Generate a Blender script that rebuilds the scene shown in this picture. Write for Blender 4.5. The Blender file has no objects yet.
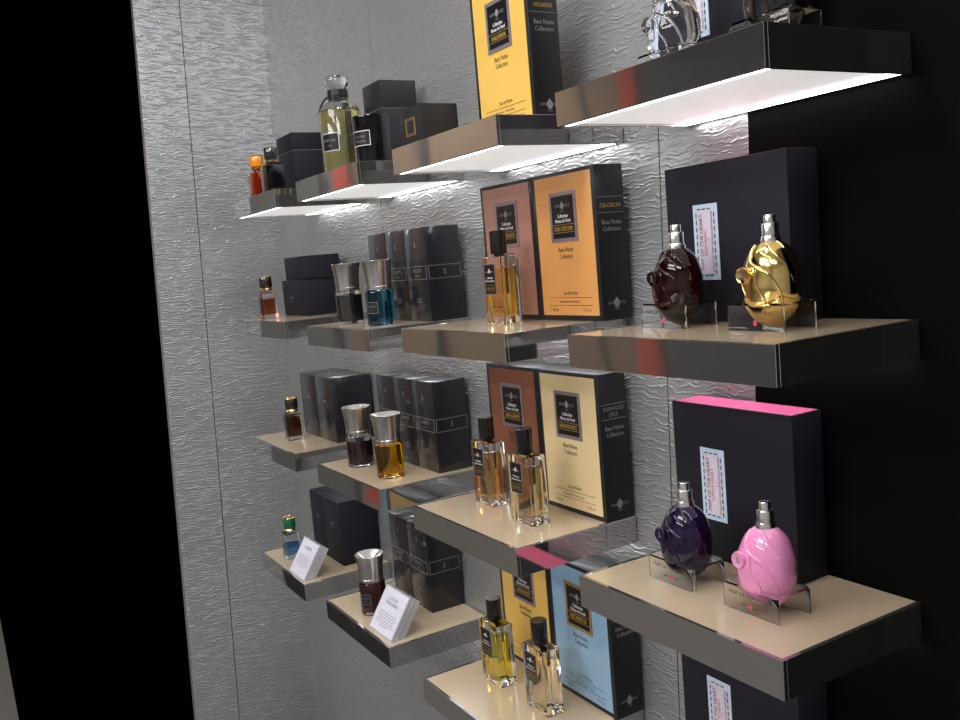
import bpy, bmesh, math, random
from mathutils import Vector, Matrix
random.seed(7)
scene = bpy.context.scene
COL = scene.collection
PI = math.pi
TH = 0.0359          # the shelves droop slightly towards the front
T = 0.0448           # shelf thickness
W = 0.36             # shelf width

# ------------------------------------------------------------------ materials
def srgb(r, g, b):
    f = lambda c: (c/255/12.92 if c/255 <= 0.04045 else ((c/255+0.055)/1.055)**2.4)
    return (f(r), f(g), f(b), 1)

def principled(name, col, rough=.5, metal=0., coat=0., trans=0., ior=1.45, emis=None, estr=0., spec=.5, coat_rough=.03):
    m = bpy.data.materials.new(name); m.use_nodes = True
    b = m.node_tree.nodes['Principled BSDF']
    b.inputs['Base Color'].default_value = col
    b.inputs['Roughness'].default_value = rough
    b.inputs['Metallic'].default_value = metal
    b.inputs['Coat Weight'].default_value = coat
    b.inputs['Coat Roughness'].default_value = coat_rough
    b.inputs['Transmission Weight'].default_value = trans
    b.inputs['IOR'].default_value = ior
    b.inputs['Specular IOR Level'].default_value = spec
    if emis:
        b.inputs['Emission Color'].default_value = emis
        b.inputs['Emission Strength'].default_value = estr
    return m

def add_bump(m, scale=(1, 1, 1), noise=20., detail=2., strength=.1, dist=.002, coat=False):
    nt = m.node_tree; n = nt.nodes; b = n['Principled BSDF']
    tc = n.new('ShaderNodeTexCoord'); mp = n.new('ShaderNodeMapping'); mp.inputs['Scale'].default_value = scale
    nz = n.new('ShaderNodeTexNoise'); nz.inputs['Scale'].default_value = noise; nz.inputs['Detail'].default_value = detail
    bp = n.new('ShaderNodeBump'); bp.inputs['Strength'].default_value = strength; bp.inputs['Distance'].default_value = dist
    L = nt.links.new
    L(tc.outputs['Object'], mp.inputs['Vector']); L(mp.outputs[0], nz.inputs['Vector']); L(nz.outputs[0], bp.inputs['Height'])
    L(bp.outputs[0], b.inputs['Coat Normal' if coat else 'Normal'])
    return m

def wallpaper():
    m = principled('rippled_silver_wallpaper', (.43, .433, .436, 1), rough=.38, metal=.62)
    nt = m.node_tree; n = nt.nodes; L = nt.links.new; b = n['Principled BSDF']
    def math_(op, x, y=None, z=None):
        q = n.new('ShaderNodeMath'); q.operation = op
        for i, v in enumerate((x, y, z)):
            if v is None: continue
            if isinstance(v, (int, float)): q.inputs[i].default_value = v
            else: L(v, q.inputs[i])
        return q.outputs[0]
    tc = n.new('ShaderNodeTexCoord'); sx = n.new('ShaderNodeSeparateXYZ'); L(tc.outputs['Object'], sx.inputs[0])
    h = math_('SUBTRACT', sx.outputs[0], sx.outputs[1]); z = sx.outputs[2]
    def noise(kh, kz, detail=2., rough=.5):
        cb = n.new('ShaderNodeCombineXYZ'); L(math_('MULTIPLY', h, kh), cb.inputs[0]); L(math_('MULTIPLY', z, kz), cb.inputs[1])
        q = n.new('ShaderNodeTexNoise'); q.inputs['Scale'].default_value = 1.; q.inputs['Detail'].default_value = detail; q.inputs['Roughness'].default_value = rough
        L(cb.outputs[0], q.inputs[0]); return q.outputs[0]
    # horizontal ripples, bent by slow noise and fading in and out along their length
    ph = math_('ADD', math_('MULTIPLY', z, 760.), math_('MULTIPLY', noise(19., 34., 3., .55), 32.))
    wv = math_('POWER', math_('MULTIPLY_ADD', math_('SINE', ph), .5, .5), 2.2)
    mr = n.new('ShaderNodeMapRange'); mr.interpolation_type = 'SMOOTHSTEP'; L(noise(24., 110., 1.), mr.inputs[0])
    mr.inputs[1].default_value = .36; mr.inputs[2].default_value = .66; mr.inputs[3].default_value = .08; mr.inputs[4].default_value = 1
    hh = math_('MULTIPLY_ADD', noise(60., 240., 1.), .22, math_('MULTIPLY', wv, mr.outputs[0]))
    bp = n.new('ShaderNodeBump'); bp.inputs['Strength'].default_value = .8; bp.inputs['Distance'].default_value = .0013
    L(hh, bp.inputs['Height']); L(bp.outputs[0], b.inputs['Normal'])
    return m

M = {}
M['wallpaper'] = wallpaper()
M['groove'] = principled('panel_joint_shadow_gap', (.03, .03, .03, 1), .6)
M['lacquer'] = principled('black_matte_lacquer', (.003, .003, .003, 1), .8, spec=.05)
M['chrome'] = add_bump(principled('mirror_steel', (.50, .49, .475, 1), .05, .93), (1, 1, 1), 9., 1., .05, .01)
M['tan'] = principled('tan_glass_top', srgb(192, 171, 144), .25, coat=.6, coat_rough=.08)
M['white_under'] = principled('lit_diffuser_underside', (.80, .80, .80, 1), .42, spec=.4, emis=(1, .99, .98, 1), estr=.55)
M['led'] = principled('led_light', (1, 1, 1, 1), .5, emis=(.97, .98, 1, 1), estr=8.)
M['black_card'] = principled('black_card', (.012, .012, .014, 1), .5, coat=.25, coat_rough=.2, spec=.25)
M['wrapped_black'] = add_bump(principled('black_card_in_cellophane', (.012, .012, .016, 1), .5, coat=.8, coat_rough=.1, spec=.2), (1, 1, .4), 22., 2., .16, .004, True)
M['wrapped_black'].node_tree.nodes['Principled BSDF'].inputs['Coat IOR'].default_value = 1.5
M['navy_card'] = principled('blue_black_card', (.014, .0135, .021, 1), .6, spec=.22)
M['grey_black_card'] = principled('grey_black_card', (.020, .020, .022, 1), .5, coat=.12, coat_rough=.2, spec=.25)
M['print_grey'] = principled('grey_print', srgb(128, 128, 130), .5)
M['print_white'] = principled('white_print', srgb(205, 205, 208), .5)
M['print_gold'] = principled('gold_print', srgb(196, 160, 80), .4, .4)
M['print_dark'] = principled('dark_print', srgb(40, 36, 34), .5)
M['print_red'] = principled('red_print', srgb(206, 70, 92), .5)
M['plate_black'] = principled('label_black', (.008, .008, .009, 1), .3)
M['silver_foil'] = principled('silver_foil', srgb(150, 140, 150), .3, .5)
M['gold_foil'] = principled('gold_foil', srgb(170, 140, 90), .3, .5)
M['label_blue'] = principled('pale_blue_label', srgb(196, 214, 234), .5)
M['label_lilac'] = principled('lilac_paper', srgb(216, 206, 222), .5)
M['white_card'] = principled('white_card', srgb(214, 210, 224), .6)
M['black_plastic'] = principled('black_gloss_plastic', (.008, .008, .008, 1), .22, coat=.4)
M['silver'] = principled('polished_silver', (.84, .82, .80, 1), .22, 1.)
M['brushed'] = add_bump(principled('brushed_nickel', (.60, .575, .55, 1), .24, 1.), (1, 1, .02), 500., 1., .04, .0004)
M['gold'] = principled('polished_gold', (.85, .60, .22, 1), .12, 1.)
M['glass'] = principled('clear_glass', (1, 1, 1, 1), .0, trans=1., ior=1.46)
M['acrylic'] = principled('clear_acrylic', (.97, .98, .98, 1), .01, trans=1., ior=1.35)
M['acrylic_block'] = principled('pale_acrylic_block', (.93, .92, .94, 1), .06, trans=.62, ior=1.3)
M['black_glass'] = principled('black_glass', (.004, .004, .006, 1), .06, coat=.25, spec=.35)
M['black_ribbon'] = principled('black_satin_ribbon', (.01, .01, .012, 1), .35)
def liquid(name, col): return principled(name, col, 0., trans=1., ior=.96, spec=.3)
M['liq_yellow'] = liquid('yellow_perfume', srgb(255, 238, 112))
M['liq_flask'] = liquid('pale_yellow_bath_oil', srgb(250, 240, 168))
M['liq_pale'] = liquid('pale_straw_perfume', srgb(250, 236, 196))
M['liq_clear'] = liquid('colourless_perfume', srgb(254, 247, 228))
M['liq_amber'] = liquid('amber_perfume', srgb(250, 204, 140))
M['liq_straw'] = liquid('straw_perfume', srgb(253, 232, 150))
M['liq_orange'] = liquid('orange_perfume', srgb(190, 96, 46))
M['liq_blue'] = liquid('turquoise_perfume', srgb(70, 196, 240))
M['liq_deepblue'] = liquid('blue_perfume', srgb(100, 160, 225))
M['liq_gold'] = liquid('golden_perfume', srgb(255, 196, 20))
M['liq_purple'] = principled('purple_perfume', srgb(34, 6, 22), .06, coat=.3, spec=.3)
M['liq_black'] = principled('black_perfume', (.006, .006, .009, 1), .05, coat=1.)
M['liq_wine'] = principled('wine_red_perfume', srgb(66, 9, 30), .06, coat=.3, spec=.3)
def panel(name, r, g, b): return add_bump(principled(name, srgb(r, g, b), .35, coat=.8, coat_rough=.06), (1, 1, 1), 14., 1.5, .10, .004, True)
M['yellow'] = panel('yellow_paper', 226, 182, 88)
M['orange'] = panel('orange_paper', 212, 150, 86)
M['mauve'] = panel('mauve_brown_paper', 168, 120, 108)
M['brown'] = panel('chestnut_paper', 128, 78, 58)
M['cream'] = panel('cream_gold_paper', 222, 198, 150)
M['blue'] = panel('sky_blue_paper', 136, 172, 200)
M['pink'] = principled('hot_pink_paper', srgb(250, 110, 170), .5)
M['rose'] = principled('rose_red_paper', srgb(226, 90, 130), .5)
M['heart_red'] = principled('dark_red_lacquered_glass', srgb(30, 1, 4), .08, coat=.45, spec=.3)
M['heart_purple'] = principled('deep_purple_lacquered_glass', srgb(27, 11, 46), .08, coat=.55, spec=.3)
M['heart_pink'] = principled('pink_lacquered_glass', srgb(240, 150, 200), .12, coat=1.)
M['heart_gold'] = principled('gold_lacquered_glass', (.86, .62, .24, 1), .14, 1.)
M['heart_black'] = principled('black_lacquered_glass', (.006, .006, .006, 1), .06, coat=1.)
M['amber_cap'] = principled('translucent_orange_resin', srgb(250, 150, 20), .15, coat=1., emis=None)
M['green_cap'] = principled('green_malachite', srgb(10, 98, 64), .15, coat=1.)
M['black_cap'] = principled('black_stone', (.016, .016, .018, 1), .15, coat=1.)
M['brown_cap'] = principled('dark_brown_stone', srgb(36, 24, 19), .15, coat=1.)
M['dark_red_glass'] = principled('red_brown_glass', srgb(120, 26, 8), .05, coat=1.)
M['smoke_brown'] = liquid('smoked_brown_perfume', srgb(100, 54, 34))
M['floor'] = add_bump(principled('polished_stone_floor', srgb(112, 109, 105), .3), (1, 1, 1), 6., 3., .02)
M['pale_wall'] = principled('pale_shop_wall', (.60, .60, .60, 1), .7)
M['ceiling'] = principled('white_ceiling', (.7, .7, .7, 1), .8)
M['bronze'] = principled('bronze_laminate', srgb(132, 108, 86), .45)
M['bronze_grey'] = principled('grey_laminate', srgb(104, 104, 101), .45)
M['blue_grey'] = principled('blue_grey_laminate', srgb(108, 118, 126), .5)
M['red_panel'] = principled('vermilion_laminate', srgb(200, 74, 44), .5)
M['dark_strip'] = principled('dark_stile', (.012, .012, .012, 1), .4)
M['dark_grey'] = principled('charcoal_laminate', srgb(78, 78, 77), .5)

# ------------------------------------------------------------------ mesh helpers
def link(name, me, mat, parent=None, loc=(0, 0, 0), rot=(0, 0, 0)):
    o = bpy.data.objects.new(name, me)
    if mat is not None:
        for mm in (mat if isinstance(mat, (list, tuple)) else [mat]):
            me.materials.append(M[mm])
    COL.objects.link(o); o.location = loc; o.rotation_euler = rot
    if parent: o.parent = parent
    return o

def finish(bm, name, smooth=None):
    bmesh.ops.recalc_face_normals(bm, faces=bm.faces[:])
    me = bpy.data.meshes.new(name); bm.to_mesh(me); bm.free()
    if smooth is not None:
        for p in me.polygons: p.use_smooth = True
        try: me.set_sharp_from_angle(angle=math.radians(smooth))
        except Exception: pass
    return me

def bm_box(bm, x0, x1, y0, y1, z0, z1, bev=0., seg=1, mi=0):
    n0 = len(bm.verts)
    vs = [bm.verts.new((x, y, z)) for z in (z0, z1) for y in (y0, y1) for x in (x0, x1)]
    fs = [(0, 2, 3, 1), (4, 5, 7, 6), (0, 1, 5, 4), (2, 6, 7, 3), (0, 4, 6, 2), (1, 3, 7, 5)]
    faces = [bm.faces.new([vs[i] for i in f]) for f in fs]
    for f in faces: f.material_index = mi
    if bev > 0:
        ed = list({e for f in faces for e in f.edges})
        bmesh.ops.bevel(bm, geom=ed, offset=bev, segments=seg, profile=.5, affect='EDGES')

def box(name, x0, x1, y0, y1, z0, z1, mat, parent=None, bev=0., seg=2):
    bm = bmesh.new(); bm_box(bm, x0, x1, y0, y1, z0, z1, bev, seg)
    return link(name, finish(bm, name, 35 if bev else None), mat, parent)

def bm_lathe(bm, prof, n=40, cx=0., cy=0., sx=1., sy=1.):
    rings = []
    for r, z in prof:
        if r < 1e-6: rings.append([bm.verts.new((cx, cy, z))])
        else: rings.append([bm.verts.new((cx+sx*r*math.cos(2*PI*i/n), cy+sy*r*math.sin(2*PI*i/n), z)) for i in range(n)])
    for a, b in zip(rings, rings[1:]):
        for i in range(n):
            j = (i+1) % n
            if len(a) == 1 and len(b) == 1: continue
            if len(a) == 1: bm.faces.new((a[0], b[j], b[i]))
            elif len(b) == 1: bm.faces.new((a[i], a[j], b[0]))
            else: bm.faces.new((a[i], a[j], b[j], b[i]))

def lathe(name, prof, mat, parent=None, n=40, loc=(0, 0, 0), rot=(0, 0, 0), sx=1., sy=1., sharp=40):
    bm = bmesh.new(); bm_lathe(bm, prof, n, sx=sx, sy=sy)
    return link(name, finish(bm, name, sharp), mat, parent, loc, rot)

def bm_poly(bm, pts, d0, d1, mp):
    """extrude a closed 2D outline between depths d0 and d1; mp(u, v, d) gives the 3D point"""
    a = [bm.verts.new(mp(u, v, d0)) for u, v in pts]; b = [bm.verts.new(mp(u, v, d1)) for u, v in pts]
    bm.faces.new(a); bm.faces.new(b[::-1])
    for i in range(len(pts)):
        j = (i+1) % len(pts); bm.faces.new((a[i], b[i], b[j], a[j]))

FRONT = lambda y: (lambda u, v, d: (u, y-d, v))        # a face towards -y, u to the right along x
SIDE = lambda x: (lambda u, v, d: (x+d, u, v))         # a face towards +x, u along +y

_tc = {}
def text_geo(s):
    if s not in _tc:
        cu = bpy.data.curves.new('lettering', 'FONT'); cu.body = s; cu.size = 1.; cu.align_x = 'CENTER'; cu.resolution_u = 2
        ob = bpy.data.objects.new('lettering', cu); COL.objects.link(ob)
        dg = bpy.context.evaluated_depsgraph_get(); me = bpy.data.meshes.new_from_object(ob.evaluated_get(dg))
        _tc[s] = ([v.co.copy() for v in me.vertices], [tuple(p.vertices) for p in me.polygons])
        bpy.data.meshes.remove(me); bpy.data.objects.remove(ob); bpy.data.curves.remove(cu)
    return _tc[s]

def bm_text(bm, s, cu, cv, size, mp, d=.0003, sx=1., vert=False, bold=0.):
    vs, fs = text_geo(s)
    for off in ((0, 0), (bold, 0)) if bold else ((0, 0),):
        out = []
        for v in vs:
            a, b = v.x*size*sx+off[0], v.y*size
            if vert: a, b = -b, a
            out.append(bm.verts.new(mp(cu+a, cv+b, d+off[0]*.01)))
        for f in fs:
            try: bm.faces.new([out[i] for i in f])
            except ValueError: pass

def bm_rectline(bm, u0, u1, v0, v1, w, mp, d0=0., d=.0004):
    for a, b, c, e in ((u0, u1, v0, v0+w), (u0, u1, v1-w, v1), (u0, u0+w, v0+w, v1-w), (u1-w, u1, v0+w, v1-w)):
        bm_poly(bm, [(a, c), (b, c), (b, e), (a, e)], d0, d, mp)

def bm_bar(bm, u0, u1, v0, v1, mp, d0=0., d=.0004):
    bm_poly(bm, [(u0, v0), (u1, v0), (u1, v1), (u0, v1)], d0, d, mp)

def bm_drop(bm, u, v, h, mp, d0=0., d=.0005):
    pts = []
    for i in range(20):
        a = 2*PI*i/20
        y = math.cos(a); r = math.sin(a)*(.34 if y < .2 else .34*(1-(y-.2)/.8)**.8*1.02+.0)
        pts.append((u+r*h, v+(y*.5)*h))
    bm_poly(bm, pts, d0, d, mp)

def text_obj(name, bm, mat, parent): return link(name, finish(bm, name), mat, parent)

def cyl_patch(name, r, a0, a1, z0, z1, mat, parent, th=.0006, n=14):
    bm = bmesh.new(); g = []
    for rr in (r, r+th):
        g.append([[bm.verts.new((rr*math.cos(a0+(a1-a0)*i/n), rr*math.sin(a0+(a1-a0)*i/n), z)) for i in range(n+1)] for z in (z0, z1)])
    for i in range(n):
        bm.faces.new((g[1][0][i], g[1][0][i+1], g[1][1][i+1], g[1][1][i])); bm.faces.new((g[0][0][i], g[0][1][i], g[0][1][i+1], g[0][0][i+1]))
        for k in (0, 1): bm.faces.new((g[0][k][i], g[0][k][i+1], g[1][k][i+1], g[1][k][i]))
    for i in (0, n): bm.faces.new((g[0][0][i], g[0][1][i], g[1][1][i], g[1][0][i]))
    return link(name, finish(bm, name, 30), mat, parent)

def CYL(r, ac): return lambda u, v, d: ((r+d)*math.cos(ac+u/r), (r+d)*math.sin(ac+u/r), v)

def bm_tube(bm, pts, rads, n=8):
    pts = [Vector(p) for p in pts]; rings = []
    for i, p in enumerate(pts):
        t = (pts[min(i+1, len(pts)-1)]-pts[max(i-1, 0)]).normalized()
        up = Vector((0, 0, 1)) if abs(t.z) < .9 else Vector((1, 0, 0))
        a = t.cross(up).normalized(); b = t.cross(a); r = rads[i] if isinstance(rads, (list, tuple)) else rads
        rings.append([bm.verts.new(p+a*r*math.cos(2*PI*k/n)+b*r*math.sin(2*PI*k/n)) for k in range(n)])
    for A, B in zip(rings, rings[1:]):
        for k in range(n): bm.faces.new((A[k], A[(k+1) % n], B[(k+1) % n], B[k]))
    bm.faces.new(rings[0]); bm.faces.new(rings[-1][::-1])

def setp(o, label=None, cat=None, group=None, kind=None):
    if label: o['label'] = label
    if cat: o['category'] = cat
    if group: o['group'] = group
    if kind: o['kind'] = kind
    return o

# ------------------------------------------------------------------ the shelves' places
SH = {(0,0):(-.3220,1.7547,.2455),(1,0):(.1900,1.7532,.2450),(2,0):(.7131,1.7518,.2448),(3,0):(1.2215,1.7534,.2425),
      (0,1):(-.3212,1.4267,.2455),(1,1):(.1909,1.4187,.2440),(2,1):(.7047,1.4248,.2447),(3,1):(1.2281,1.4281,.2448),
      (0,2):(-.3241,1.0895,.2466),(1,2):(.1898,1.0880,.2433),(2,2):(.7078,1.0878,.2457),(3,2):(1.2268,1.0884,.2432),
      (0,3):(-.3214,.7495,.2462),(1,3):(.1883,.7529,.2447),(2,3):(.7077,.7473,.2474),(3,3):(1.2255,.7499,.2449)}
ZUP = Vector((0, -math.sin(TH), math.cos(TH))); YIN = Vector((0, math.cos(TH), math.sin(TH)))

def thing(name, c, r, x, y, label, cat, group=None, z=.0004, rz=0.):
    o = bpy.data.objects.new(name, None); COL.objects.link(o); o.empty_display_size = .02
    sx, sz, D = SH[c, r]
    o.location = Vector((sx+x, 0, sz))+YIN*y+ZUP*z
    o.rotation_euler = (Matrix.Rotation(TH, 4, 'X') @ Matrix.Rotation(rz, 4, 'Z')).to_euler()
    return setp(o, label, cat, group)

# ------------------------------------------------------------------ setting
def structure(o): o['kind'] = 'structure'; return o
XC = -.6783; SEAM_A = 1.1543; SEAM_B = .1222; XE = 1.335; ZT = 2.75; YL = -.40; YS = -.262
bm = bmesh.new(); g = .0012
for a, b in ((XC, SEAM_B-g), (SEAM_B+g, SEAM_A-g), (SEAM_A+g, XE)): bm_box(bm, a, b, 0, .03, 0, ZT)
structure(link('wall_back', finish(bm, 'wall_back'), 'wallpaper'))
bm = bmesh.new()
for a, b in ((YS+g, 0), (YL, YS-g)): bm_box(bm, XC-.03, XC, a, b, 0, ZT)
structure(link('wall_left', finish(bm, 'wall_left'), 'wallpaper'))
bm = bmesh.new()
for x in (SEAM_A, SEAM_B): bm_box(bm, x-g, x+g, .006, .03, 0, ZT)
bm_box(bm, XC-.03, XC-.006, YS-g, YS+g, 0, ZT)
structure(link('trim_1', finish(bm, 'trim_1'), 'groove'))
structure(box('added_black_panel', XE, 1.64, .0, .03, 0, ZT, 'lacquer'))  # added black panel behind the shelf ends, so the right side renders dark
bm = bmesh.new(); bm_box(bm, XC-.03, 3.2, -1., .03, -.04, 0); bm_box(bm, -1.3, 3.2, -5.5, -1., -.04, 0); bm_box(bm, -3.04, -1.3, -5.5, -.88, -.04, 0)
structure(link('floor', finish(bm, 'floor'), 'floor'))
structure(box('wall_front', -3.04, 3.2, -5.54, -5.5, 0, ZT, 'pale_wall'))
structure(box('wall_east', 3.2, 3.24, -5.5, .03, 0, ZT, 'pale_wall'))
structure(box('ceiling', XC-.03, 3.2, -5.5, .03, ZT, ZT+.05, 'ceiling'))
# invented shop fitting, its strips placed for reflections in the shelves' mirror edges
bm = bmesh.new(); XF = -3.0
strips = [(-.99, -1.555, 0), (-1.555, -1.60, 2), (-1.60, -1.64, 5), (-1.64, -1.76, 3), (-1.76, -1.80, 2), (-1.80, -2.24, 1),
          (-2.24, -2.33, 2), (-2.33, -2.95, 1), (-2.95, -3.0, 2), (-3.0, -3.59, 1), (-3.59, -3.65, 2), (-3.65, -3.92, 1), (-3.92, -4.13, 3), (-4.13, -4.2, 2), (-4.2, -4.74, 4), (-4.74, -4.76, 2), (-4.76, -5.5, 4)]
for a, b, mi in strips:
    for z0, z1 in ((-.02, .8), (.8, 1.6), (1.6, ZT)):
        bm_box(bm, XF-.04, XF-(0 if mi != 2 else .015), b, a, z0, z1, mi=1 if (mi == 3 and z0 == .8 and a > -2) else mi)
structure(link('reflection_fitting', finish(bm, 'reflection_fitting'), ['bronze_grey', 'bronze', 'dark_strip', 'red_panel', 'dark_grey', 'blue_grey']))

# ------------------------------------------------------------------ shelves
ROWN = ['top row', 'second row', 'third row', 'lowest row']
SHL = {(0,0):'under the orange-capped bottle', (1,0):'under the tall yellow flask and black candle', (2,0):'under the tall yellow box', (3,0):'under the clear heart bottle',
       (0,1):'under two stacked blue-black boxes', (1,1):'under the turquoise bottle', (2,1):'under the orange and mauve boxes', (3,1):'under the dark red heart bottle',
       (0,2):'under the brown-capped dark bottle', (1,2):'under the golden and purple funnel-capped bottles', (2,2):'under the cream and chestnut boxes', (3,2):'under the purple heart bottle',
       (0,3):'under the green-capped bottle', (1,3):'under the wine-red funnel-capped bottle', (2,3):'under the blue and yellow boxes', (3,3):'at the bottom right corner, holding a black labelled box'}
for (c, r), (x, z, D) in SH.items():
    t = thing('display_shelf', c, r, 0, 0, 'mirror-edged wall shelf with tan top, %s' % SHL[c, r], 'shelf', 'mirror-edged shelves on the silver wall', z=0)
    yb = -.003; k = .006
    bm = bmesh.new()
    bm_box(bm, 0, W, -D, -D+k, -T, .0006, .0005); bm_box(bm, 0, k, -D+k, yb, -T, .0006, .0005); bm_box(bm, W-k, W, -D+k, yb, -T, .0006, .0005)
    bm_box(bm, k, W-k, yb-k, yb, -T+.001, -.001)
    f = link('mirror_edge', finish(bm, 'mirror_edge'), 'chrome', t)
    box('top_panel', k*.5, W-k*.5, -D+k*.5, yb-.001, -.006, .0002, 'tan', t)
    box('underside_panel', k, W-k, -D+k, yb-k, -T+.004, -T+.007, 'white_under', t)
    box('light_strip', k+.001, W-k-.001, -D+k+.0005, -D+k+.012, -T+.0008, -T+.0038, 'led', t)
    box('light_strip', k+.001, W-k-.001, yb-k-.012, yb-k-.001, -T+.0008, -T+.0038, 'led', t)

# ------------------------------------------------------------------ boxes with coloured fronts
BW, BD, BH = .1745, .058, .249
def side_print(t, name, two):
    bm = bmesh.new(); mp = SIDE(BW/2)
    for v in (.197, .172): bm_bar(bm, -BD+.003, -.003, v, v+.0008, mp)
    c = -BD/2
    bm_text(bm, 'Base Notes', c, .154, .0105, mp, .0004, .82, bold=.0003); bm_text(bm, 'Collection', c, .143, .0105, mp, .0004, .82, bold=.0003)
    bm_text(bm, 'AFFIN', c-.0115, .0255, .0065, mp, .0004, .85); bm_text(bm, 'ENCE', c+.0115, .0255, .0065, mp, .0004, .85)
    bm_text(bm, 'PARIS', c, .016, .0042, mp, .0004)
    bm_drop(bm, c, .0285, .017, mp)
    return bm, c, mp

def coloured_box(c, r, x, yb, mat, foil, nm, side, label):
    t = thing('perfume_box', c, r, x, yb, label, 'perfume box', 'perfume boxes with coloured fronts')
    box('carton', -BW/2, BW/2, -BD, 0, 0, BH, 'black_card', t, .0012)
    p = box('front_panel', -.0775, .0785, -BD-.0008, -BD+.002, .009, .2425, mat, t); p['label'] = mat+' front panel with printed lines'
    Y = -BD-.0008; mp = FRONT(Y)
    bm = bmesh.new(); ce = .0005
    bm_text(bm, 'Base Notes', ce, .116, .0112, mp, .0004, .8); bm_text(bm, 'Collection', ce, .1045, .0112, mp, .0004, .8)
    bm_text(bm, 'Eau de Parfum', ce+.004, .044, .0085, mp, .0004, .8)
    bm_bar(bm, -.060, .062, .0385, .0391, mp); bm_text(bm, 'Vaporisateur - Natural Spray', ce, .0305, .0058, mp, .0004, .85)
    bm_bar(bm, -.060, .062, .0255, .0261, mp); bm_text(bm, 'e  100 ml', -.046, .0155, .0078, mp, .0004, .85); bm_text(bm, '3.3 fl. oz', .047, .0155, .0078, mp, .0004, .85)
    text_obj('lettering', bm, 'print_dark', p)
    # emblem plate
    pl = box('emblem_plate', -.037, .037, Y-.0012, Y+.001, .1325, .215, foil, t); pl['label'] = 'framed black plate with the emblem'
    box('plate_field', -.0305, .0305, Y-.0015, Y, .1385, .2085, 'plate_black', pl)
    mp = FRONT(Y-.0015)
    bm = bmesh.new()
    bm_text(bm, 'AFFIN', -.0135, .1895, .0075, mp, .0003, .8); bm_text(bm, 'ENCE', .0135, .1895, .0075, mp, .0003, .8); bm_drop(bm, 0, .193, .0135, mp, 0, .0003)
    bm_text(bm, 'PARIS', 0, .1815, .004, mp, .0003)
    text_obj('emblem_mark', bm, 'print_grey', pl); bm = bmesh.new()
    bm_text(bm, 'Collection', 0, .1725, .0088, mp, .0003, .8, bold=.0004); bm_text(bm, 'Notes de Fond', 0, .1645, .0088, mp, .0003, .8, bold=.0004)
    o = text_obj('lettering', bm, 'print_white', pl)
    bm = bmesh.new()
    bm_bar(bm, -.0305, .0305, .1605, .1611, mp); bm_bar(bm, -.0305, .0305, .1475, .1481, mp)
    bm_text(bm, nm, 0, .1505, .0105, mp, .0003, .052/(.0105*.62*len(nm)), bold=.0003)
    text_obj('lettering', bm, 'print_gold', pl)['label'] = 'gold lettering'
    bm, cc, mp2 = side_print(t, nm, side)
    text_obj('side_lettering', bm, 'print_grey', t)
    bm = bmesh.new()
    if len(side) == 2:
        bm_text(bm, side[0], cc, .1865, .0095, mp2, .0004, .8); bm_text(bm, side[1], cc, .1765, .0095, mp2, .0004, .8)
        text_obj('side_title', bm, 'print_grey', t)
    else:
        bm_text(bm, side[0], cc, .1805, .0095, mp2, .0004, .043/(.0095*.62*len(side[0])))
        text_obj('side_title', bm, 'print_gold', t)
    return t

coloured_box(2, 0, .2101, -.0696, 'yellow', 'silver_foil', 'VANILLE-BENJOIN', ['VANILLE-BENJOIN'], 'large yellow-fronted perfume box standing alone on the top row of shelves')
coloured_box(2, 1, .1175, -.0085, 'mauve', 'silver_foil', 'PATCHOULI-OUD', ['PATCHOULI-OUD'], 'mauve-brown-fronted perfume box left of the orange one')
coloured_box(2, 1, .2925, -.0085, 'orange', 'silver_foil', 'CUIR-CURCUMA', ['CUIR-CURCUMA'], 'orange-fronted perfume box on the second row shelf')
coloured_box(2, 2, .0945, -.0045, 'brown', 'silver_foil', 'SANTAL-BASMATI', ['SANTAL-BASMATI'], 'chestnut-brown-fronted perfume box beside the cream one')
coloured_box(2, 2, .2705, -.0045, 'cream', 'silver_foil', 'SHERWOOD-EPICE', ['SHERWOOD', 'EPICE'], 'cream-gold-fronted perfume box on the third row shelf')
coloured_box(2, 3, .0990, -.0045, 'yellow', 'silver_foil', 'VANILLE-BENJOIN', ['VANILLE-BENJOIN'], 'yellow-fronted perfume box beside the blue one, half hidden by a bottle')
coloured_box(2, 3, .2745, -.0045, 'blue', 'gold_foil', 'MUSC-AMBRE GRIS', ['MUSC-AMBRE GRIS'], 'sky-blue-fronted perfume box on the lowest row')

# ------------------------------------------------------------------ tall black boxes with an outlined band
def band_box(c, r, x, yb, label, w=.0955, d=.083, h=.199):
    t = thing('perfume_box', c, r, x, yb, label, 'perfume box', 'tall black boxes with outlined bands')
    box('carton', -w/2, w/2, -d, 0, 0, h, 'wrapped_black', t, .0012)
    bm = bmesh.new(); mf = FRONT(-d); ms = SIDE(w/2)
    bm_rectline(bm, -w/2+.004, w/2-.004, .089, .1175, .0009, mf); bm_rectline(bm, -d+.003, -.003, .089, .1175, .0009, ms)
    bm_text(bm, 'SANCTI', 0, .104, .0105, mf, .0004, 1.05); bm_text(bm, 'PARFUM', 0, .0945, .0055, mf, .0004)
    bm_text(bm, 'I', -.042, .099, .013, ms, .0004, bold=.0004); bm_bar(bm, -.0445, -.0385, .0985, .0992, ms); bm_bar(bm, -.0445, -.0385, .1075, .1082, ms)
    bm_text(bm, '&', 0, .158, .018, mf, .0004, .6); bm_text(bm, 'EAU DE', 0, .046, .0055, mf, .0004); bm_text(bm, 'PARFUM', 0, .039, .0055, mf, .0004)
    text_obj('printed_band', bm, 'print_grey', t)
    return t
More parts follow.
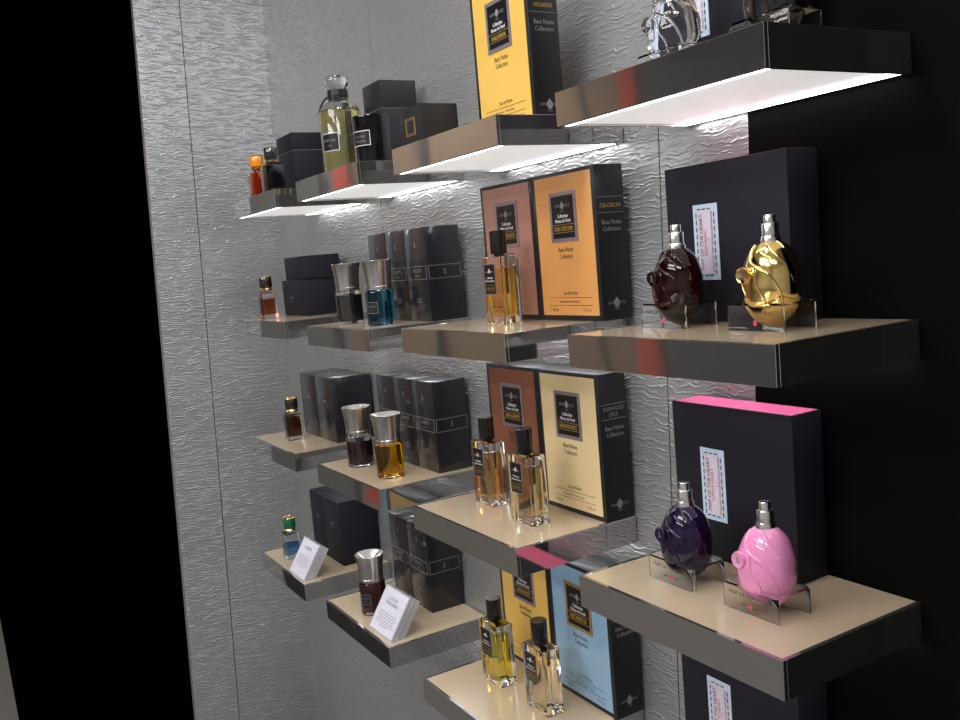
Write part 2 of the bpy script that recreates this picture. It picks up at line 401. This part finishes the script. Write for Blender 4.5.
for c, r, xs, yb, where in ((1, 1, (.1075, .2045, .3015), -.010, 'behind the turquoise bottle'), (1, 2, (.0895, .1865, .2835), -.004, 'behind the golden bottle'), (1, 3, (.1110, .2090), -.004, 'behind the wine-red bottle')):
    for i, x in enumerate(xs):
        ordn = (['farthest left', 'middle', 'nearest right'] if len(xs) == 3 else ['farther left', 'nearer right'])[i]
        band_box(c, r, x, yb, 'tall black box with outlined band, %s of %s %s' % (ordn, 'three' if len(xs) == 3 else 'two', where))

# ------------------------------------------------------------------ plain dark boxes
def plain_box(c, r, x0, x1, y0, y1, h, mat, label, z=.0004, seam=None, logo=None, foil=False, group='plain dark gift boxes'):
    cx = (x0+x1)/2; w = (x1-x0); d = y1-y0
    t = thing('gift_box', c, r, cx, y1, label, 'gift box', group, z=z)
    if seam:
        box('base', -w/2, w/2, -d, 0, 0, seam-.0006, mat, t, .001); box('lid', -w/2-.0003, w/2+.0003, -d-.0003, .0003, seam+.0006, h, mat, t, .001)
        box('seam_line', -w/2+.001, w/2-.001, -d+.001, -.001, seam-.0008, seam+.0008, 'print_grey', t)
    else: box('carton', -w/2, w/2, -d, 0, 0, h, mat, t, .001)
    if logo:
        bm = bmesh.new(); mf = FRONT(-d-(.0003 if seam else 0))
        for a, b, u, v, s in logo: bm_text(bm, a, u, v, s, mf, .0004, 1.1)
        text_obj('lettering', bm, 'print_grey', t)
    return t
plain_box(0, 0, .0167, .1422, -.109, -.023, .171, 'navy_card', 'dark box with a lid seam behind the black square bottle on the top row', seam=.124)
plain_box(1, 0, .1221, .2142, -.1087, -.0216, .1915, 'grey_black_card', 'tall charcoal box with lid behind the black candle', seam=.132, logo=[('I', 0, .16, .012, .01)])
tb = plain_box(2, 0, .0115, .0937, -.2289, -.154, .0669, 'grey_black_card', 'low charcoal box with framed square mark, left of the tall yellow box')
bm = bmesh.new(); bm_rectline(bm, -.018, .018, .017, .047, .0009, FRONT(-.0749)); bm_rectline(bm, -.015, .015, .020, .044, .0005, FRONT(-.0749)); text_obj('framed_mark', bm, 'print_gold', tb)
plain_box(0, 1, .0167, .2017, -.127, -.0253, .0991, 'navy_card', 'wide blue-black box under another one, beside the small amber bottle', logo=[('GEMME', 0, -.02, .047, .009), ('PARFUM', 0, -.02, .039, .0045)] if False else [('MEMO', 1, -.022, .046, .010), ('PARIS', 1, -.022, .038, .005)])
plain_box(0, 1, .0480, .2060, -.124, -.0215, .0625, 'navy_card', 'smaller blue-black box stacked on top of a wide one', z=.1001)
plain_box(0, 2, .0776, .1990, -.113, -.0033, .1728, 'wrapped_black', 'cellophaned black box behind the brown-capped bottle, farther of the pair', logo=[('MEMO', 1, 0, .105, .009)])
plain_box(0, 2, .2000, .3220, -.113, -.0033, .1728, 'wrapped_black', 'cellophaned black box on the third row shelf nearest the corner, nearer of the pair', logo=[('MEMO', 1, 0, .105, .009)])
plain_box(0, 3, .0795, .1885, -.1113, -.003, .1745, 'navy_card', 'matte blue-black box behind the green-capped bottle, farther of the pair', logo=[('MEMO', 1, 0, .105, .0085), ('PARIS', 1, 0, .097, .004)])
plain_box(0, 3, .1888, .2987, -.1113, -.003, .1745, 'navy_card', 'matte blue-black box behind the white sign, nearer of the pair', logo=[('MEMO', 1, 0, .105, .0085), ('PARIS', 1, 0, .097, .004)])

# ------------------------------------------------------------------ black boxes with a pale upright label
def label_box(c, r, title, top, label, h=.216, w=.218, x0=.0125, yb=-.006, d=.056):
    t = thing('perfume_box', c, r, x0+w/2, yb, label, 'perfume box', 'black boxes with upright pale labels')
    box('carton', -w/2, w/2, -d, 0, 0, h, 'navy_card', t, .001)
    box('lid_top', -w/2+.003, w/2-.003, -d+.003, -.003, h-.002, h+.0003, top, t)['label'] = 'coloured top of the box'
    l0 = -w/2+.053; l1 = l0+.0455; v0, v1 = .0575, .161
    p = box('paper_label', l0, l1, -d-.0007, -d+.001, v0, v1, 'label_blue', t); p['label'] = 'pale blue bordered label'
    bm = bmesh.new(); mf = FRONT(-d-.0007); bm_bar(bm, l0+.0075, l1-.0065, v0+.0075, v1-.0075, mf); q = text_obj('label_field', bm, 'label_lilac', p)
    bm = bmesh.new(); mg = FRONT(-d-.0012)
    n = 9
    for i in range(n):
        a = v0+.008+(v1-v0-.016)*i/n
        for u in (l0+.0055, l1-.0068): bm_bar(bm, u, u+.0016, a, a+(v1-v0-.016)/n*.6, mg, 0, .0003)
    for i in range(3):
        a = l0+.009+(l1-l0-.018)*i/3
        for v in (v0+.0058, v1-.0074): bm_bar(bm, a, a+.006, v, v+.0016, mg, 0, .0003)
    vm = (v0+v1)/2
    bm_text(bm, 'MAP OF THE HEART', l0+.0175, vm, .0088, mg, .0003, .98, True)
    bm_text(bm, 'WORLD PLAY AND UNDERGROUND PERFUME', l0+.0365, vm, .0046, mg, .0003, .85, True)
    text_obj('lettering', bm, 'print_dark', p)
    bm = bmesh.new(); bm_text(bm, title, l0+.0245, vm, .0078, mg, .0003, .9, True); bm_text(bm, 'v.3', l0+.0308, vm+.002, .006, mg, .0003, .9, True)
    text_obj('lettering', bm, 'print_red', p)['label'] = 'red lettering'
    return t
label_box(3, 0, 'CLEAR HEART', 'rose', 'black box with pale label behind the clear heart bottle')
label_box(3, 1, 'RED HEART', 'rose', 'black box with pale label behind the dark red heart bottle')
label_box(3, 2, 'PURPLE HEART', 'pink', 'black box with hot pink top behind the purple heart bottle', h=.2225)
label_box(3, 3, 'WHITE HEART', 'rose', 'black box with pale label at the bottom, under the shelf of the purple heart bottle')

# ------------------------------------------------------------------ heart shaped bottles on clear risers
def riser(c, r, x, y, label, w=.086, d=.056, h=.033):
    t = thing('acrylic_riser', c, r, x, y, label, 'display stand', 'clear acrylic risers under the heart bottles')
    bm = bmesh.new(); k = .0026; N = 48; rx, ry = .0335, .0225
    def ring(z, kind):
        out = []
        for i in range(N):
            a = 2*PI*i/N; ca, sa = math.cos(a), math.sin(a)
            if kind == 'in': out.append(bm.verts.new((rx*ca, ry*sa, z)))
            else:
                s = min((w/2)/max(abs(ca), 1e-6), (d/2)/max(abs(sa), 1e-6)); out.append(bm.verts.new((s*ca, s*sa, z)))
        return out
    ot, it, ob, ib = ring(h, 'o'), ring(h, 'in'), ring(h-k, 'o'), ring(h-k, 'in')
    for i in range(N):
        j = (i+1) % N
        bm.faces.new((ot[i], ot[j], it[j], it[i])); bm.faces.new((ob[i], ib[i], ib[j], ob[j]))
        bm.faces.new((it[i], it[j], ib[j], ib[i])); bm.faces.new((ot[i], ob[i], ob[j], ot[j]))
    link('top_plate', finish(bm, 'top_plate'), 'acrylic', t)
    f = box('front_plate', -w/2, w/2, -d/2, -d/2+k, 0, h-k-.0002, 'acrylic', t, .0004)
    box('back_plate', -w/2, w/2, d/2-k, d/2, 0, h-k-.0002, 'acrylic', t, .0004)
    bm = bmesh.new(); bm_text(bm, 'MAP OF THE HEART', 0, h*.6, .0068, FRONT(-d/2), .0003, 1.1); bm_bar(bm, -.014, -.007, h*.3, h*.3+.0008, FRONT(-d/2)); bm_bar(bm, .007, .014, h*.3, h*.3+.0008, FRONT(-d/2))
    text_obj('lettering', bm, 'print_dark', f)
    bm = bmesh.new(); bm_drop(bm, 0, h*.31, .008, FRONT(-d/2)); text_obj('drop_mark', bm, 'print_red', f)
    return t

def heart_bottle(c, r, x, y, mat, num, label):
    t = thing('heart_bottle', c, r, x, y, label, 'perfume bottle', 'anatomical heart perfume bottles', z=.006)
    H = .102; a, b = .0375, .0315
    def rad(s):      # s 0..1 height, fuller above the middle, pointed below
        q = min(1., max(0., s))**.93; return max(0., 4*q*(1-q))**.47
    P = lambda s, ang, off=0.: Vector(((a*rad(s)+off)*math.cos(ang)+.004*(s-.4), (b*rad(s)+off)*math.sin(ang), H*s))
    bm = bmesh.new(); NS, NA = 30, 44; rings = []
    for i in range(NS+1):
        s = .5-.5*math.cos(PI*i/NS)
        if i in (0, NS): rings.append([bm.verts.new((.004*(s-.4), 0, H*s))])
        else:
            ring = []
            for k in range(NA):
                an = 2*PI*k/NA
                bump = .0009*math.sin(3*an+5*s)*math.sin(PI*s)+.0005*math.sin(7*s*PI+2*an)*math.sin(PI*s)
                ring.append(bm.verts.new(P(s, an, bump)))
            rings.append(ring)
    for A, B in zip(rings, rings[1:]):
        for k in range(NA):
            j = (k+1) % NA
            if len(A) == 1: bm.faces.new((A[0], B[j], B[k]))
            elif len(B) == 1: bm.faces.new((A[k], A[j], B[0]))
            else: bm.faces.new((A[k], A[j], B[j], B[k]))
    link('body', finish(bm, 'body', 80), mat, t)
    bm = bmesh.new()
    for seq in ([(.93, -2.3), (.80, -2.0), (.66, -1.6), (.5, -1.5), (.34, -1.2), (.2, -1.1)], [(.72, -1.75), (.62, -1.1), (.5, -.8), (.36, -.6), (.24, -.5)],
                [(.95, -1.2), (.84, -.8), (.7, -.4), (.55, -.2), (.4, .0)], [(.6, -2.4), (.48, -2.2), (.36, -2.0), (.22, -1.8)], [(.86, -1.5), (.78, -.95), (.66, -.75)]):
        pts = []
        for (s0, a0), (s1, a1) in zip(seq, seq[1:]):
            for q in range(5): pts.append(P(s0+(s1-s0)*q/5, a0+(a1-a0)*q/5, -.0008))
        pts.append(P(*seq[-1], -.0008)); n = len(pts)
        bm_tube(bm, pts, [.0027*(1-.65*i/n) for i in range(n)], 8)
    link('raised_veins', finish(bm, 'raised_veins', 60), mat, t)
    # round stub at the upper left with a number
    base = Vector((-.0150, -.0225, H*.60)); kn = bpy.data.meshes.new('side_stub'); bm = bmesh.new()
    bm_lathe(bm, [(0, 0), (.0085, 0), (.0100, .004), (.0104, .0085), (.0095, .0105), (.0085, .0098), (0, .0098)], 28)
    k = link('side_stub', finish(bm, 'side_stub', 50), mat, t, base)
    k.rotation_euler = (PI/2, 0, 0)
    if num:
        bm = bmesh.new(); bm_text(bm, num, 0, -.004, .012, lambda u, v, d: (u, v, .0099+d), .0004); o = text_obj('number', bm, 'print_grey', k)
    neck = (.004*.55, 0)
    if True:
        n_ = lathe('neck', [(0, H-.007), (.0118, H-.007), (.0120, H+.000), (.0108, H+.003), (.0104, H+.004), (0, H+.004)], 'silver' if mat not in ('glass',) else 'silver', t, 28); n_.location = (neck[0], 0, 0)
        n2 = lathe('collar', [(0, H+.004), (.0101, H+.004), (.0101, H+.0175), (.0094, H+.0185), (0, H+.0185)], 'silver', t, 28); n2.location = (neck[0], 0, 0)
        n3 = lathe('spray_cap', [(0, H+.0185), (.0070, H+.0185), (.0070, H+.0275), (.0063, H+.0285), (0, H+.0285)], 'silver', t, 28); n3.location = (neck[0], 0, 0)
    return t
for c, r, xr, xs, y, mats, nums, labs in (
    (3, 0, (.113, .277), (.115, .280), -.130, ('glass', 'heart_black'), ('1', '2'), ('clear glass heart-shaped bottle on the highest right shelf', 'black heart-shaped bottle at the right end of the top row')),
    (3, 1, (.0865, .2460), (.0885, .2485), -.120, ('heart_red', 'heart_gold'), ('3', '4'), ('dark red heart-shaped bottle with silver sprayer', 'gold heart-shaped bottle at the right edge')),
    (3, 2, (.1150, .2525), (.1175, .2555), -.147, ('heart_purple', 'heart_pink'), ('5', '6'), ('deep purple heart-shaped bottle with silver sprayer', 'pink heart-shaped bottle at the right edge'))):
    for q, x, m_, nu, lb in zip(xr, xs, mats, nums, labs):
        riser(c, r, q, y, 'clear acrylic riser under the %s heart-shaped bottle' % lb.split(' heart')[0])
        heart_bottle(c, r, x, y, m_, nu, lb)

# ------------------------------------------------------------------ rectangular spray bottles
def rect_bottle(c, r, x, y, liq, label, w=.0645, d=.0365, h=.118, fill=.098):
    t = thing('perfume_bottle', c, r, x, y, label, 'perfume bottle', 'rectangular glass bottles with black caps')
    body = box('glass_body', -w/2, w/2, -d/2, d/2, 0, h, 'glass', t, .0022, 3)
    lq = box('perfume', -w/2+.0065, w/2-.0065, -d/2+.0065, d/2-.0065, .0135, fill, liq, t, .003, 3)
    lq['label'] = M[liq].name.replace('_', ' ')
    # shoulder collar and cap
    lathe('collar', [(0, h-.0005), (.0095, h-.0005), (.0095, h+.004), (0, h+.004)], 'black_plastic', t, 28)
    lathe('cap', [(0, h+.004), (.0142, h+.004), (.0146, h+.005), (.0146, h+.044), (.0138, h+.0448), (0, h+.0448)], 'black_plastic', t, 36)
    l0, l1, v0, v1 = -w/2+.0075, -w/2+.0435, .052, .106
    p = box('front_label', l0, l1, -d/2-.0007, -d/2+.0003, v0, v1, 'silver_foil', t); p['label'] = 'black label in a silver frame'
    f = box('label_field', l0+.0014, l1-.0014, -d/2-.0009, -d/2, v0+.0014, v1-.0014, 'plate_black', p)
    mp = FRONT(-d/2-.0009); bm = bmesh.new(); cu = (l0+l1)/2
    bm_drop(bm, cu, v1-.0125, .0085, mp, 0, .0003); bm_bar(bm, cu-.010, cu+.010, v1-.0145, v1-.0137, mp, 0, .0003)
    bm_text(bm, 'Collection', cu, v1-.026, .0052, mp, .0003, .9, bold=.0003); bm_text(bm, 'Notes de Fond', cu, v1-.0315, .0052, mp, .0003, .9, bold=.0003)
    text_obj('lettering', bm, 'print_white', p)
    bm = bmesh.new(); bm_bar(bm, l0+.003, l1-.003, v0+.0165, v0+.0169, mp); bm_bar(bm, l0+.003, l1-.003, v0+.0065, v0+.0069, mp); bm_text(bm, 'CUIR-OUD', cu, v0+.009, .006, mp, .0003, .9)
    text_obj('lettering', bm, 'print_gold', p)
    return t
rect_bottle(2, 1, .1740, -.125, 'liq_straw', 'straw-yellow rectangular bottle in front of the orange and mauve boxes')
rect_bottle(2, 2, .0970, -.1265, 'liq_amber', 'amber rectangular bottle in front of the chestnut box')
rect_bottle(2, 2, .2510, -.143, 'liq_pale', 'pale straw rectangular bottle in front of the cream box')
rect_bottle(2, 3, .1045, -.136, 'liq_yellow', 'bright yellow rectangular bottle on the lowest row')
rect_bottle(2, 3, .2475, -.131, 'liq_clear', 'colourless rectangular bottle in front of the blue box')

# ------------------------------------------------------------------ round bottles with funnel caps
def funnel_bottle(c, r, x, y, liq, label, fill=.070, label_on=False):
    t = thing('perfume_bottle', c, r, x, y, label, 'perfume bottle', 'round bottles with flared metal caps')
    R = .0302; hb = .0765
    prof = [(0, 0), (R-.003, 0), (R-.0008, .001), (R, .0035), (R, hb-.006), (R-.001, hb-.002), (R-.0035, hb), (0, hb)]
    lathe('glass_body', prof, 'glass', t, 56)
    rl = R-.0028
    lq = lathe('perfume', [(0, .006), (rl-.002, .006), (rl, .008), (rl, fill), (0, fill)], liq, t, 56); lq['label'] = M[liq].name.replace('_', ' ')
    z0 = hb; z1 = .1368
    outer = []
    for i in range(13):
        s = i/12; outer.append((.0274+.0058*s**2.3, z0+(z1-z0)*s))
    prof = [(0, z0+.0003), (.0265, z0+.0003)]+outer+[(.0336, z1+.0008), (.0330, z1+.0014), (.031, z1+.0004), (.023, z1-.006), (.012, z1-.0135), (.004, z1-.017), (0, z1-.0175)]
    lathe('funnel_cap', prof, 'brushed', t, 56, sharp=50)
    bm = bmesh.new(); bm_lathe(bm, [(.0275, z0+.006), (.0279, z0+.0066), (.0275, z0+.0072)], 56); link('cap_groove', finish(bm, 'cap_groove', 60), 'silver', t)
    if not label_on: return t
    ac = -1.05; wv = .030; a = wv/2/R; rr = R+.0002
    p = cyl_patch('front_label', rr, ac-a, ac+a, .026, .052, 'plate_black', t)
    bm = bmesh.new(); mp = CYL(rr+.0006, ac)
    def bend(u0, u1, v0, v1, n=8):
        for i in range(n): bm_bar(bm, u0+(u1-u0)*i/n, u0+(u1-u0)*(i+1)/n, v0, v1, mp, 0, .0003)
    h = wv/2-.0012; bend(-h, h, .0272, .0280); bend(-h, h, .0500, .0508); bm_bar(bm, -h, -h+.0008, .0272, .0508, mp, 0, .0003); bm_bar(bm, h-.0008, h, .0272, .0508, mp, 0, .0003)
    bm_text(bm, 'SANCTI', 0, .0395, .0062, mp, .0003, .95); bm_text(bm, 'PARFUM', 0, .033, .003, mp, .0003)
    text_obj('lettering', bm, 'print_grey', p)
    return t
funnel_bottle(1, 1, .083, -.1646, 'liq_black', 'clear bottle of black perfume with flared metal cap, beside the turquoise bottle', .066)
funnel_bottle(1, 1, .2685, -.1711, 'liq_blue', 'turquoise perfume bottle with flared metal cap', .0735, True)
funnel_bottle(1, 2, .0987, -.1697, 'liq_purple', 'dark purple perfume bottle with flared metal cap', .060)
funnel_bottle(1, 2, .262, -.1695, 'liq_gold', 'golden yellow perfume bottle with flared metal cap', .0735)
funnel_bottle(1, 3, .1503, -.1823, 'liq_wine', 'wine-red perfume bottle with flared metal cap behind a white sign', .0735, True)

# ------------------------------------------------------------------ small square bottles with round stone caps
def gem_bottle(c, r, x, y, body, liq, cap, label, s=.042, hb=.0765, fill=.055, badge=True):
    t = thing('perfume_bottle', c, r, x, y, label, 'perfume bottle', 'small square bottles with gold-rimmed caps')
    bm = bmesh.new(); h = s/2
    # square body whose shoulders are chamfered towards the neck
    bm_box(bm, -h, h, -h, h, 0, hb-.006, .0025, 2)
    link('glass_body', finish(bm, 'glass_body', 35), body, t)
    bm = bmesh.new(); q = h-.003
    lo = [bm.verts.new((a*q, b*q, hb-.006)) for a, b in ((-1, -1), (1, -1), (1, 1), (-1, 1))]; hi = [bm.verts.new((a*.0155, b*.0155, hb)) for a, b in ((-1, -1), (1, -1), (1, 1), (-1, 1))]
    bm.faces.new(lo[::-1]); bm.faces.new(hi)
    for i in range(4): bm.faces.new((lo[i], lo[(i+1) % 4], hi[(i+1) % 4], hi[i]))
    link('shoulder', finish(bm, 'shoulder'), body, t)
    if liq:
        lq = box('perfume', -h+.0055, h-.0055, -h+.0055, h-.0055, .011, fill, liq, t, .002); lq['label'] = M[liq].name.replace('_', ' ')
    lathe('gold_collar', [(0, hb), (.0135, hb), (.0162, hb+.0015), (.0168, hb+.004), (.0150, hb+.0065), (.0140, hb+.0095), (0, hb+.0095)], 'gold', t, 32)
    z = hb+.0095
    lathe('stone_cap', [(0, z), (.0165, z), (.0176, z+.0015), (.0176, z+.026), (.0168, z+.0275), (0, z+.0275)], cap, t, 36)
    lathe('gold_cap_rim', [(0, z+.0275), (.0172, z+.0275), (.0172, z+.029), (.0150, z+.0305), (.0142, z+.0298), (0, z+.0298)], 'gold', t, 36)
    if badge:
        b = box('badge', -h+.006, -h+.025, -h-.0006, -h+.0003, hb*.55, hb*.55+.021, 'gold_foil', t); b['label'] = 'gold square badge'
    return t
gem_bottle(0, 0, .100, -.200, 'dark_red_glass', None, 'amber_cap', 'small red-brown bottle with bright orange cap on the top row', s=.047)
gem_bottle(0, 0, .2245, -.200, 'black_glass', None, 'black_cap', 'small black bottle with black gold-rimmed cap on the top row', s=.050, hb=.080)
gem_bottle(0, 1, .0813, -.1954, 'glass', 'liq_orange', 'brown_cap', 'small amber-filled bottle with dark cap beside the stacked boxes', badge=False)
gem_bottle(0, 2, .1536, -.1713, 'glass', 'smoke_brown', 'brown_cap', 'small dark smoked bottle with brown cap in front of cellophaned black boxes', fill=.066, badge=False)
gem_bottle(0, 3, .1115, -.190, 'glass', 'liq_deepblue', 'green_cap', 'small clear bottle of blue perfume with green cap', fill=.048)

# ------------------------------------------------------------------ tall flask and candle on the top row
t = thing('glass_flask', 1, 0, .100, -.160, 'tall round flask of yellow liquid with black ribbon and glass stopper', 'bottle')
R = .0460
lathe('glass_body', [(0, 0), (R-.003, 0), (R, .003), (R, .142), (R-.002, .149), (R-.009, .157), (.026, .163), (.0215, .168), (.0205, .172), (.0205, .190), (0, .190)], 'glass', t, 56)
lathe('yellow_liquid', [(0, .007), (R-.006, .007), (R-.004, .009), (R-.004, .136), (R-.008, .144), (0, .144)], 'liq_flask', t, 56)
lathe('glass_stopper', [(0, .1902), (.019, .1902), (.0205, .194), (.025, .197), (.0265, .201), (.0265, .216), (.0255, .219), (0, .219)], 'glass', t, 40)
rb = lathe('ribbon', [(.0207, .171), (.0232, .172), (.0232, .1895), (.0207, .1900)], 'black_ribbon', t, 40)
for ang, zz in ((-.45, .168), (-2.1, .166)):
    bm = bmesh.new()
    c0, s0 = math.cos(ang), math.sin(ang); pr = Vector((-s0, c0, 0))
    pts = [Vector((c0*.024, s0*.024, .176)), Vector((c0*.032, s0*.032, .170)), Vector((c0*.040, s0*.040, .158)), Vector((c0*.0445, s0*.0445, .146))]
    for sgn in (-1,):
        L = [bm.verts.new(p-pr*.008) for p in pts]; Rr = [bm.verts.new(p+pr*.008) for p in pts]; Lo = [bm.verts.new(p-pr*.008+Vector((c0, s0, .4))*.0012) for p in pts]; Ro = [bm.verts.new(p+pr*.008+Vector((c0, s0, .4))*.0012) for p in pts]
        for i in range(3):
            bm.faces.new((L[i], L[i+1], Rr[i+1], Rr[i])); bm.faces.new((Lo[i], Ro[i], Ro[i+1], Lo[i+1])); bm.faces.new((L[i], Lo[i], Lo[i+1], L[i+1])); bm.faces.new((Rr[i], Rr[i+1], Ro[i+1], Ro[i]))
        bm.faces.new((L[0], Rr[0], Ro[0], Lo[0])); bm.faces.new((L[3], Lo[3], Ro[3], Rr[3]))
    link('ribbon_tail', finish(bm, 'ribbon_tail'), 'black_ribbon', rb)
def round_label(t, r, ac, wv, v0, v1, lines):
    a = wv/2/r; p = cyl_patch('front_label', r, ac-a, ac+a, v0, v1, 'print_white', t); p['label'] = 'black label with white edge'
    b = .0012/r*1.2; f = cyl_patch('label_field', r+.0003, ac-a+b, ac+a-b, v0+.0016, v1-.0016, 'plate_black', p)
    bm = bmesh.new(); mp = CYL(r+.0009, ac)
    for s, v, sz in lines: bm_text(bm, s, 0, v, sz, mp, .0003)
    text_obj('lettering', bm, 'print_grey', p)
round_label(t, R+.0002, -1.05, .046, .053, .092, [('BATH OIL', .0735, .0075), ('PARIS', .063, .005)])
t = thing('scented_candle', 1, 0, .310, -.182, 'black glass candle with framed label beside the yellow flask', 'candle')
R = .0390
lathe('glass_jar', [(0, 0), (R-.007, 0), (R-.003, .004), (R, .092), (R-.0005, .0955), (R-.002, .096), (R-.0035, .095), (R-.005, .072), (0, .071)], 'black_glass', t, 56)
lathe('wax', [(0, .0712), (R-.0065, .0712), (R-.0065, .073), (0, .073)], 'black_cap', t, 40)
lathe('wick', [(0, .073), (.0009, .073), (.0009, .081), (0, .0812)], 'white_card', t, 8)
round_label(t, R+.0003, -1.10, .044, .034, .064, [('BOUGIE', .050, .0065), ('PARFUMEE', .041, .0055)])

# ------------------------------------------------------------------ slanted acrylic sign holders
def sign(c, r, x, title, label, y0=-.2395):
    t = thing('sign_holder', c, r, x, y0, label, 'sign', 'slanted clear sign holders')
    w = .117; sl = Vector((0, .0545, .085)); n = Vector((0, sl.z, -sl.y)).normalized()   # n points backwards into the block
    Lh = sl.length; e = sl.normalized()
    def slab(name, d0, d1, mat, par, u0=-w/2, u1=w/2, a0=0., a1=None):
        a1 = Lh if a1 is None else a1
        bm = bmesh.new(); V = []
        for d in (d0, d1):
            for u, a in ((u0, a0), (u1, a0), (u1, a1), (u0, a1)):
                p = Vector((u, 0, 0))+e*a+n*d; V.append(p)
        # foot cut level with the shelf
        V = [Vector((p.x, p.y, p.z)) for p in V]
        if a0 == 0.:
            for i in (4, 5): 
                q = V[i]; k = -q.z/e.z; V[i] = q+e*k
            for i in (0, 1):
                q = V[i]; k = -q.z/e.z; V[i] = q+e*k
        vs = [bm.verts.new(p) for p in V]
        for f in ((0, 1, 2, 3), (7, 6, 5, 4), (0, 4, 5, 1), (1, 5, 6, 2), (2, 6, 7, 3), (3, 7, 4, 0)): bm.faces.new([vs[i] for i in f])
        return link(name, finish(bm, name), mat, par)
    slab('front_block', .0004, .0125, 'acrylic_block', t)
    slab('rear_block', .0140, .0265, 'acrylic_block', t)
    card = slab('card', -.0004, .0002, 'white_card', t, -w/2+.004, w/2-.004, .004, Lh-.003)
    mp = lambda u, v, d: tuple(Vector((u, 0, 0))+e*v+n*(-.0004-d))
    bm = bmesh.new()
    for i, s in enumerate(title): bm_text(bm, s, 0, Lh-.026-.0105*i, .0105, mp, .0004, .95)
    v = Lh-.035-.0105*len(title)
    for i in range(6):
        hw = (.040, .043, .038, .041, .044, .020)[i]; u = -hw
        while u < hw-.004:
            l = random.uniform(.004, .011); bm_bar(bm, u, min(u+l, hw), v-.0055*i, v-.0055*i+.0014, mp, 0, .0003); u += l+.0016
    text_obj('lettering', bm, 'print_grey', card)
    return t
sign(0, 3, .2785, ['LE GEMME'], 'white text card in slanted clear holder beside the green-capped bottle')
sign(1, 3, .2805, ['LIQUIDES', 'IMAGINAIRES'], 'white text card in slanted clear holder in front of the wine-red bottle', -.2300)

# ------------------------------------------------------------------ lights: the shop's ceiling lamps and added fill lights
def area(name, loc, target, size, power, col=(1, 1, 1), sy=None):
    l = bpy.data.lights.new(name, 'AREA'); l.energy = power; l.color = col; l.size = size
    if sy: l.shape = 'RECTANGLE'; l.size_y = sy
    o = bpy.data.objects.new(name, l); COL.objects.link(o); o.location = loc
    o.rotation_euler = (Vector(target)-Vector(loc)).to_track_quat('-Z', 'Y').to_euler()
    o['kind'] = 'helper'
    return o
area('ceiling_lamp_wash', (.9, -1.9, 2.70), (.7, 0, 1.0), 1.2, 19, (1, .99, .985), .4)
area('corner_fill_light', (1.2, -.62, 2.70), (-.68, -.2, 1.05), .5, 19, (.93, .965, 1), .3)  # added light: rakes the back wall ripples, brightens the left wall
area('ceiling_lamp_right', (2.2, -1.6, 2.70), (1.3, 0, 1.1), .8, 16, (1, .99, .985), .35)
area('room_fill_light', (.8, -3.4, 2.72), (.8, -3.4, 0), 2.2, 88, (1, .99, .985), .8)  # added fill for the room, so the glass has bright surroundings
area('fitting_fill_light', (-1.9, -2.6, 2.72), (-3.0, -2.4, 1.0), 1.6, 44, (1, .975, .94), .5)  # added light for the invented fitting that the shelf edges reflect

w = bpy.data.worlds.new('dark_shop'); scene.world = w; w.use_nodes = True
w.node_tree.nodes['Background'].inputs[0].default_value = (0, 0, 0, 1)

# ------------------------------------------------------------------ camera
cam = bpy.data.cameras.new('camera'); co = bpy.data.objects.new('camera', cam); COL.objects.link(co)
cam.sensor_fit = 'HORIZONTAL'; cam.sensor_width = 36.; cam.lens = 905.545*36/960; cam.clip_start = .02
r_ = Vector((.5102, .8582, -.0556)); u_ = Vector((-.0526, .0956, .9940)); f_ = Vector((-.8584, .5043, -.0939))
r_.normalize(); f_.normalize(); u_ = r_.cross(f_).normalized()
co.matrix_world = Matrix(((r_.x, u_.x, -f_.x, 2.2334), (r_.y, u_.y, -f_.y, -.9758), (r_.z, u_.z, -f_.z, 1.5086), (0, 0, 0, 1)))
scene.camera = co
scene.view_settings.view_transform = 'Standard'; scene.view_settings.look = 'None'
scene.view_settings.gamma = 1.; scene.view_settings.use_curve_mapping = False
scene.view_settings.exposure = 0.
